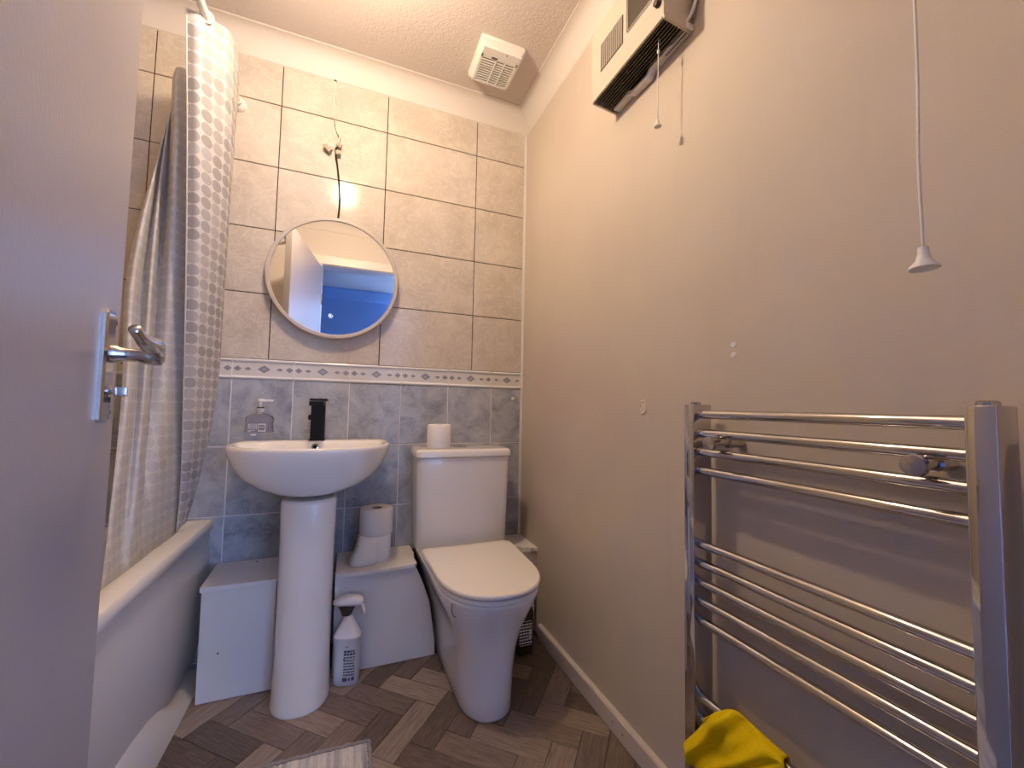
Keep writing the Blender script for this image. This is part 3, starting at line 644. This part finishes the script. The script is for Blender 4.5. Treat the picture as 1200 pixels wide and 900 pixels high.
# ------------------------------------------------------------------ extractor fan
t = thing('extractor_fan', 'square white extractor fan with a slatted grille on the ceiling', 'fan', (-.255, -.272, CZ))
a0, a1, b0, b1, zb = -.341, -.168, -.354, -.160, CZ-.037
bm = NB(); loft(bm, [rr_rect(a0-.004, a1+.004, b0-.004, b1+.004, .008, CZ-.0005), rr_rect(a0-.004, a1+.004, b0-.004, b1+.004, .008, CZ-.016), rr_rect(a0, a1, b0, b1, .008, CZ-.018), rr_rect(a0+.006, a1-.006, b0+.006, b1-.006, .008, zb+.010), rr_rect(a0+.012, a1-.012, b0+.012, b1-.012, .008, zb+.006)]); obj('housing', bm, 'plastic', t, smooth=35)
bm = NB(); box(bm, a0+.014, b0+.062, zb+.0048, a1-.014, b1-.012, zb+.0058); obj('grille_shade_plate', bm, 'shade_black', t)  # flat black plate that paints the shade between the slats
bm = NB(); box(bm, a0+.008, b0+.008, zb, a1-.008, b0+.060, zb+.008, .003); box(bm, a0+.008, b1-.016, zb, a1-.008, b1-.008, zb+.008, .002); box(bm, a0+.008, b0+.04, zb, a0+.020, b1-.010, zb+.008, .002); box(bm, a1-.020, b0+.04, zb, a1-.008, b1-.010, zb+.008, .002); obj('cover', bm, 'plastic', t)
bm = NB()
for k in range(10):
    y = b0+.068+k*.0118; box(bm, a0+.014, y-.0021, zb-.0005, a1-.014, y+.0021, zb+.005)
g = obj('grille_slats', bm, 'plastic', t, kind='stuff')
bm = NB()
for x in (a0+.075, a0+.112): box(bm, x-.0022, b0+.06, zb-.001, x+.0022, b1-.014, zb+.003)
obj('grille_ribs', bm, 'plastic', t)
bm = NB(); box(bm, a0+.052, b0+.044, zb-.0006, a0+.076, b0+.053, zb+.001); obj('badge', bm, 'print_dark', t)
bm = NB(); lathe(bm, [(.003, 0), (.003, .0012)], (a0+.105, b0+.018, zb+.0006), 10, (0, 0, -1)); obj('screw', bm, 'dark', t)

# ------------------------------------------------------------------ wall fan heater
hy0, hy1, hx, hz0, hz1 = -1.035, -.722, -.092, 1.884, 2.115
t = thing('wall_heater', 'cream wall fan heater with dark outlet grille, high on the right wall', 'heater', (0, -.88, hz0))
bm = NB()
lp = [(-.003, hz0-.014), (hx+.010, hz0-.006), (hx+.003, hz0-.005), (hx, hz0+.004), (hx, hz1-.02), (hx+.02, hz1), (-.003, hz1)]
# case: hollow shell, open underneath
loft(bm, [[(x, hy0, z) for x, z in lp], [(x, hy0+.006, z) for x, z in lp]]); loft(bm, [[(x, hy1-.006, z) for x, z in lp], [(x, hy1, z) for x, z in lp]])
box(bm, hx, hy0+.006, hz0-.004, hx+.006, hy1-.006, hz1-.01); prism(bm, [(-.003, hz1), (hx+.02, hz1), (hx, hz1-.02), (hx+.006, hz1-.02), (hx+.022, hz1-.006), (-.003, hz1-.006)], hy0+.006, hy1-.006, 'y')
obj('case', bm, 'heater', t)
bm = NB(); box(bm, hx+.007, hy0+.007, hz0+.010, -.004, hy1-.007, hz0+.016); obj('outlet_shade_plate', bm, 'shade_black', t)  # black plate painting the shade inside the outlet
bm = NB()
for k in range(9):
    x = hx+.011+k*.0084; zz = hz0-.004-(x-hx)*.11; prism(bm, [(x-.0016, zz), (x+.0018, zz), (x+.0046, zz+.010), (x+.0022, zz+.010)], hy0+.007, hy1-.007, 'y')
obj('outlet_grille', bm, 'brown', t, kind='stuff')
bm = NB(); box(bm, hx-.0012, -.878, 1.945, hx+.002, -.770, 2.030, .0006); obj('intake_grille', bm, 'dark', t)
bm = NB()
for k in range(15): y = -.772-k*.0072; box(bm, hx-.003, y-.0017, 1.946, hx-.001, y+.0009, 2.029)
obj('intake_fins', bm, 'heater', t, kind='stuff')
bm = NB(); box(bm, hx-.0014, -1.005, 1.962, hx+.002, -.902, 2.055, .0006); obj('control_panel', bm, 'dark', t)
bm = NB()
for q in ((-1.010, 1.957, -.897, 1.962), (-1.010, 2.055, -.897, 2.06), (-1.010, 1.962, -1.005, 2.055), (-.902, 1.962, -.894, 2.055)): box(bm, hx-.003, q[0], q[1], hx+.001, q[2], q[3], .001)
obj('control_bezel', bm, 'dull_chrome', t)
bm = NB(); lathe(bm, [(.009, 0), (.008, .010), (.006, .011)], (hx-.001, -1.018, 1.925), 14, (-1, 0, 0)); obj('knob', bm, 'dark', t, smooth=40)
bm = NB(); prism(bm, [(hy1-.02, 1.866), (hy1-.02, 1.872), (-.815, 1.876), (-.83, 1.866), (-.89, 1.864), (-.905, 1.878), (hy0+.01, 1.880), (hy0-.004, 1.888), (hy0-.004, 1.874), (-.91, 1.870), (-.895, 1.855), (-.825, 1.857), (-.81, 1.868)], -.024, -.002, 'x'); obj('wall_bracket', bm, 'gloss', t)
bm = NB(); tube(bm, cr([(-.060, -.982, 1.884), (-.060, -.981, 1.84), (-.0602, -.980, 1.77), (-.060, -.979, 1.668)], 3), .0012, 6); pc = obj('pull_cord', bm, 'cord', t, smooth='all')
bm = NB(); lathe(bm, [(.002, .004), (.0034, .002), (.0034, -.003), (.002, -.006)], (-.060, -.981, 1.846), 10); obj('bead', bm, 'cord', pc, smooth=True)
bm = NB(); lathe(bm, [(.002, .020), (.0035, .016), (.005, .006), (.009, .0005), (.0085, -.001), (.004, .001)], (-.060, -.979, 1.649), 20); obj('cord_pull', bm, 'plastic', pc, smooth=40)
t2 = thing('heater_cable', 'white flex and clips running down the wall behind the heater', 'cable', (0, -1.05, 1.9))
bm = NB(); tube(bm, cr([(-.006, -1.062, COV-.005), (-.006, -1.066, 2.12), (-.006, -1.066, 2.02), (-.008, -1.056, 1.945), (-.014, -1.040, 1.905), (-.024, -1.028, 1.890)], 6), .0042, 10); obj('flex', bm, 'flex', t2, smooth='all')
bm = NB(); tube(bm, cr([(-.004, -1.050, COV-.01), (-.004, -1.051, 2.1), (-.004, -1.050, 1.96), (-.006, -1.044, 1.90)], 6), .0022, 8); obj('earth_wire', bm, 'connector', t2, smooth='all')

# ------------------------------------------------------------------ light pull cord
PX, PY = -.125, -1.508
t = thing('light_pull_cord', 'white ceiling light pull cord with a bell-shaped toggle, above the radiator', 'pull cord', (PX, PY, CZ))
bm = NB(); lathe(bm, [(.035, 0), (.035, -.018), (.022, -.032), (.006, -.034)], (PX, PY, CZ), 28); obj('switch_base', bm, 'plastic', t, smooth=40)
bm = NB(); tube(bm, cr([(PX, PY, CZ-.03), (PX+.0005, PY, 1.9), (PX-.0005, PY, 1.55), (PX+.001, PY, 1.36), (PX-.001, PY+.001, 1.24), (PX, PY, 1.13)], 10), .0017, 8); obj('cord', bm, 'cord', t, smooth='all')
bm = NB(); lathe(bm, [(.0015, .026), (.0050, .026), (.0056, .018), (.0075, .010), (.0135, .003), (.0145, .0005), (.0135, -.001), (.006, -.0005), (.001, .001)], (PX, PY, 1.108), 28); obj('toggle', bm, 'plastic', t, smooth=40)

# ------------------------------------------------------------------ towel radiator
t = thing('towel_radiator', 'chrome ladder towel radiator fixed to the right wall', 'radiator', (-.05, -1.31, .17))
for y0, y1 in ((-1.547, -1.519), (-1.108, -1.081)):
    bm = NB(); box(bm, -.078, y0, .17, -.027, y1, .945, .002); ps = obj('post', bm, 'chrome', t, smooth=30)
    bm = NB(); lathe(bm, [(.0105, 0), (.0105, .004), (.008, .006)], (-.058, (y0+y1)/2, .945), 18); obj('end_plug', bm, 'dull_chrome', ps, smooth=40)
for z in (.924, .8845, .845, .8055, .652, .6125, .5735, .535, .496, .343, .302, .263, .224):
    bm = NB(); tube(bm, [(-.060, -1.521, z), (-.060, -1.106, z)], .0092, 18); obj('bar', bm, 'chrome', t, smooth=60)
for y, z in ((-1.158, .867), (-1.476, .868), (-1.474, .2435)):
    bm = NB(); lathe(bm, [(.010, 0), (.010, .038), (.006, .040), (.006, .078), (.0135, .080), (.0145, .083), (.0135, .091), (.004, .093)], (-.001, y, z), 20, (-1, 0, 0)); obj('wall_clamp', bm, 'dull_chrome', t, smooth=40)
for y in (-1.533, -1.0945):
    bm = NB(); lathe(bm, [(.012, 0), (.012, .02), (.009, .025), (.009, .17)], (-.058, y, 0), 16); obj('feed_pipe', bm, 'chrome', t, smooth=40)
# yellow cloth over the bars
g = [[(-.052, -1.165, .300), (-.050, -1.200, .298), (-.050, -1.245, .300), (-.050, -1.288, .306)],
     [(-.058, -1.158, .348), (-.054, -1.195, .352), (-.053, -1.240, .352), (-.052, -1.285, .352)],
     [(-.073, -1.146, .334), (-.068, -1.188, .372), (-.064, -1.222, .366), (-.062, -1.284, .356)],
     [(-.078, -1.132, .318), (-.084, -1.172, .345), (-.079, -1.226, .340), (-.074, -1.290, .350)],
     [(-.080, -1.110, .278), (-.090, -1.158, .300), (-.082, -1.214, .306), (-.078, -1.274, .335)],
     [(-.080, -1.088, .238), (-.088, -1.138, .258), (-.090, -1.196, .280), (-.080, -1.250, .318)],
     [(-.079, -1.092, .215), (-.083, -1.122, .212), (-.086, -1.178, .240), (-.081, -1.236, .294)]]
bm = NB(); rows = [cr(r_, 9) for r_ in g]; colz = [cr([r_[i] for r_ in rows], 6) for i in range(len(rows[0]))]
rw = random.Random(5)
rings = []
for i, c_ in enumerate(colz):
    ring = []
    for j, p in enumerate(c_):
        q = Vector(p); k = min(1, max(0, (j-9)/8))
        q.x -= k*(.007*math.sin(i*.50+j*.20)+.005*math.sin(i*.25-j*.40)+.003*math.sin(i*1.1+j*.5)+.006)
        ring.append(q)
    rings.append(ring)
loft(bm, rings, caps=False, closed=False)
c_ = obj('yellow_cloth', bm, 'yellow', org=(-.08, -1.19, .30), smooth='all')
c_['label'] = 'bright yellow cleaning cloth draped over the lowest radiator bars'; c_['category'] = 'cloth'
md = c_.modifiers.new('thickness', 'SOLIDIFY'); md.thickness = .0022; md.offset = 0

# ------------------------------------------------------------------ shower rail and curtain
t = thing('shower_rail', 'white L-shaped shower curtain rail fixed above the bath', 'rail', (-1.19, -.8, 2.05))
rp = [(-1.188, -.006, 2.050), (-1.190, -.4, 2.050), (-1.195, -1.0, 2.050), (-1.200, -1.45, 2.050)]+[(-1.30+.10*math.cos(a), -1.45-.10*math.sin(a), 2.05) for a in [math.pi/2*k/6 for k in range(1, 7)]]+[(-1.6, -1.55, 2.05), (XL+.006, -1.55, 2.05)]
bm = NB(); tube(bm, rp, .0115, 16); obj('tube', bm, 'flex', t, smooth=60)
for p, a in (((-1.188, -.001, 2.050), (0, -1, 0)), ((XL+.001, -1.55, 2.05), (1, 0, 0))):
    bm = NB(); lathe(bm, [(.026, 0), (.026, .006), (.021, .014), (.015, .020), (.015, .034)], p, 24, a); obj('flange', bm, 'plastic', t, smooth=40)
CT = [
 [(-1.230, -.400, 2.046), (-1.231, -.330, 1.700), (-1.234, -.260, 1.300), (-1.243, -.190, .950), (-1.256, -.120, .650), (-1.276, -.070, .450)],
 [(-1.202, -.400, 2.040), (-1.201, -.335, 1.700), (-1.209, -.255, 1.300), (-1.222, -.175, .950), (-1.246, -.105, .650), (-1.276, -.060, .450)],
 [(-1.175, -.360, 2.062), (-1.174, -.290, 1.700), (-1.188, -.200, 1.300), (-1.208, -.120, .950), (-1.240, -.075, .650), (-1.277, -.050, .450)],
 [(-1.145, -.310, 2.072), (-1.152, -.230, 1.700), (-1.175, -.140, 1.300), (-1.197, -.080, .950), (-1.235, -.047, .650), (-1.277, -.043, .450)],
 [(-1.144, -.200, 2.040), (-1.165, -.140, 1.700), (-1.182, -.080, 1.300), (-1.196, -.045, .950), (-1.236, -.034, .650), (-1.280, -.036, .450)],
 [(-1.199, -.160, 2.035), (-1.202, -.120, 1.700), (-1.209, -.090, 1.300), (-1.225, -.055, .950), (-1.253, -.036, .650), (-1.283, -.034, .450)],
]
LT = [
   [ (-1.272, -0.200, 2.000), (-1.259, -0.190, 1.700), (-1.249, -0.170, 1.300), (-1.255, -0.120, 0.950), (-1.263, -0.070, 0.650), (-1.281, -0.030, 0.450) ],
   [ (-1.286, -0.225, 1.985), (-1.277, -0.220, 1.700), (-1.269, -0.200, 1.300), (-1.271, -0.170, 0.950), (-1.278, -0.140, 0.650), (-1.287, -0.100, 0.450) ],
   [ (-1.300, -0.240, 1.970), (-1.290, -0.240, 1.700), (-1.285, -0.230, 1.300), (-1.287, -0.220, 0.950), (-1.285, -0.220, 0.650), (-1.296, -0.180, 0.450) ],
   [ (-1.322, -0.200, 1.955), (-1.316, -0.200, 1.700), (-1.314, -0.200, 1.300), (-1.311, -0.220, 0.950), (-1.299, -0.260, 0.650), (-1.292, -0.280, 0.450) ],
   [ (-1.328, -0.170, 1.945), (-1.331, -0.170, 1.700), (-1.334, -0.180, 1.300), (-1.320, -0.220, 0.950), (-1.299, -0.280, 0.650), (-1.288, -0.310, 0.450) ],
   [ (-1.319, -0.190, 1.935), (-1.325, -0.220, 1.700), (-1.320, -0.260, 1.300), (-1.299, -0.310, 0.950), (-1.288, -0.350, 0.650), (-1.281, -0.370, 0.450) ],
   [ (-1.322, -0.170, 1.925), (-1.343, -0.180, 1.700), (-1.353, -0.220, 1.300), (-1.324, -0.290, 0.950), (-1.304, -0.360, 0.650), (-1.288, -0.410, 0.450) ],
   [ (-1.316, -0.190, 1.915), (-1.335, -0.220, 1.700), (-1.343, -0.300, 1.300), (-1.310, -0.370, 0.950), (-1.291, -0.440, 0.650), (-1.281, -0.480, 0.450) ],
   [ (-1.318, -0.180, 1.905), (-1.347, -0.200, 1.700), (-1.368, -0.280, 1.300), (-1.324, -0.370, 0.950), (-1.295, -0.460, 0.650), (-1.281, -0.510, 0.450) ],
]
t = thing('shower_curtain', 'white shower curtain with grey spots, drawn back into folds against the tiles', 'curtain', (-1.25, -.25, .45))
def drape(name, tab, mat, off, label=None):
    cols = [cr(c, 9) for c in tab]; NV = len(cols[0])
    rows = [cr([c[j] for c in cols], 7) for j in range(NV)]; NU = len(rows[0])
    bm = NB(); uvl = bm.loops.layers.uv.new('UVMap'); V = [[bm.verts.new(p) for p in r] for r in rows]
    ul = []
    for r_ in rows:
        q = [off]
        for i in range(1, NU): q.append(q[-1]+(r_[i]-r_[i-1]).length)
        ul.append(q)
    vl = [0]
    for j in range(1, NV): vl.append(vl[-1]+(rows[j][NU//6]-rows[j-1][NU//6]).length)
    for j in range(NV-1):
        for i in range(NU-1):
            f = bm.faces.new((V[j][i], V[j][i+1], V[j+1][i+1], V[j+1][i]))
            for l, (p, q) in zip(f.loops, ((i, j), (i+1, j), (i+1, j+1), (i, j+1))): l[uvl].uv = (ul[q][p], vl[q])
    o = obj(name, bm, mat, t, smooth='all', label=label)
    md = o.modifiers.new('thickness', 'SOLIDIFY'); md.thickness = .0012
    return cols
cols = drape('cloth', CT, 'curtain', .006)
drape('liner', LT, 'liner', .02, 'pale inner fold with faint spots')
bm = NB(); tube(bm, [p+Vector((-.001, -.001, 0)) for p in cols[0]], .0022, 6); obj('hem', bm, 'curtain', t, smooth='all')
for (x, y) in ((-1.190, -.385), (-1.188, -.170)):
    bm = NB(); c = Vector((x, y, 2.050)); n_ = Vector((.35, -1, .1)).normalized(); a_, b2 = frame_of(n_)
    loop = [c+(a_*math.cos(2*math.pi*k/20)+b2*math.sin(2*math.pi*k/20))*.0185 for k in range(21)]
    tube(bm, loop, .0032, 8); obj('eyelet', bm, 'plastic', t, smooth='all')

# ------------------------------------------------------------------ bath mat
ml = (-1.13, -.672, -1.25, -.548)
t = thing('bath_mat', 'fluffy striped grey and cream bath mat lying on the wood-effect floor', 'mat', ((ml[0]+ml[1])/2, (ml[2]+ml[3])/2, 0))
rm = random.Random(11); bm = NB(); nx, ny = 90, 140; g_ = []
for j in range(ny+1):
    row = []
    for i in range(nx+1):
        e = min(i, nx-i, j, ny-j)
        z = (.004 if e < 2 else .009 if e < 4 else .012+rm.uniform(-.004, .005)); row.append(bm.verts.new((ml[0]+(ml[1]-ml[0])*i/nx+rm.uniform(-.002, .002), ml[2]+(ml[3]-ml[2])*j/ny+rm.uniform(-.002, .002)+.012*math.sin(i/nx*2.6), z)))
    g_.append(row)
for j in range(ny):
    for i in range(nx): bm.faces.new((g_[j][i], g_[j][i+1], g_[j+1][i+1], g_[j+1][i]))
obj('pile', bm, 'mat', t, smooth='all', kind='stuff')
bm = NB()
def fringe(p, q, n, bow=0):
    pts = [(p[0]+(q[0]-p[0])*k/n+rm.uniform(-.0022, .0022), p[1]+(q[1]-p[1])*k/n+bow*math.sin(k/n*2.6)+rm.uniform(-.0022, .0022), .0062) for k in range(n+1)]
    tube(bm, pts, [.0045+rm.uniform(-.0010, .0014) for _ in pts], 7)
fringe((ml[0], ml[3]+.001), (ml[1], ml[3]+.001), 110, .012); fringe((ml[1], ml[3]+.006), (ml[1], ml[2]), 150); fringe((ml[0], ml[3]), (ml[0], ml[2]), 150)
obj('edging', bm, 'mat_edge', t, smooth='all')

# ------------------------------------------------------------------ small marks and fixings
for (y, z, lab_) in ((-1.143, 1.074, 'upper white wall plug left in the right wall above the radiator'), (-1.143, 1.052, 'lower white wall plug left in the right wall above the radiator')):
    bm = NB(); lathe(bm, [(.0055, 0), (.0055, .002), (.003, .0025), (.0028, .0005)], (0, y, z), 12, (-1, 0, 0))
    o = obj('wall_plug', bm, 'print_white', org=(0, y, z), smooth=40); o['label'] = lab_; o['category'] = 'wall plug'; o['group'] = 'wall plugs'
bm = NB(); rp_ = random.Random(2)
ring = [(0, -.855+(.013+rp_.uniform(-.004, .004))*math.cos(a), .937+(.024+rp_.uniform(-.005, .004))*math.sin(a)) for a in [2*math.pi*k/14 for k in range(14)]]
loft(bm, [[(x-.0002, y, z) for x, y, z in ring], [(-.0030, -.855+(y+.855)*.82, .937+(z-.937)*.82) for x, y, z in ring], [(-.0006, -.855+(y+.855)*.6, .937+(z-.937)*.6) for x, y, z in ring], [(-.0016, -.855+(y+.855)*.25, .937+(z-.937)*.25) for x, y, z in ring]])
o = obj('filler_patch', bm, 'filler', org=(0, -.855, .937)); o['label'] = 'rough filler patch on the right wall, left of the radiator'; o['category'] = 'filler'
bm = NB(); lathe(bm, [(.008, 0), (.008, .002), (.005, .004), (.002, .005)], (-.047, -.0002, .970), 14, (0, -1, 0)); lathe(bm, [(.0022, .004), (.0022, .006)], (-.047, -.0002, .970), 8, (0, -1, 0))
o = obj('screw_cap', bm, 'print_white', org=(-.047, 0, .97), smooth=40); o['label'] = 'small white screw cap on the grey tile above the cistern'; o['category'] = 'screw'
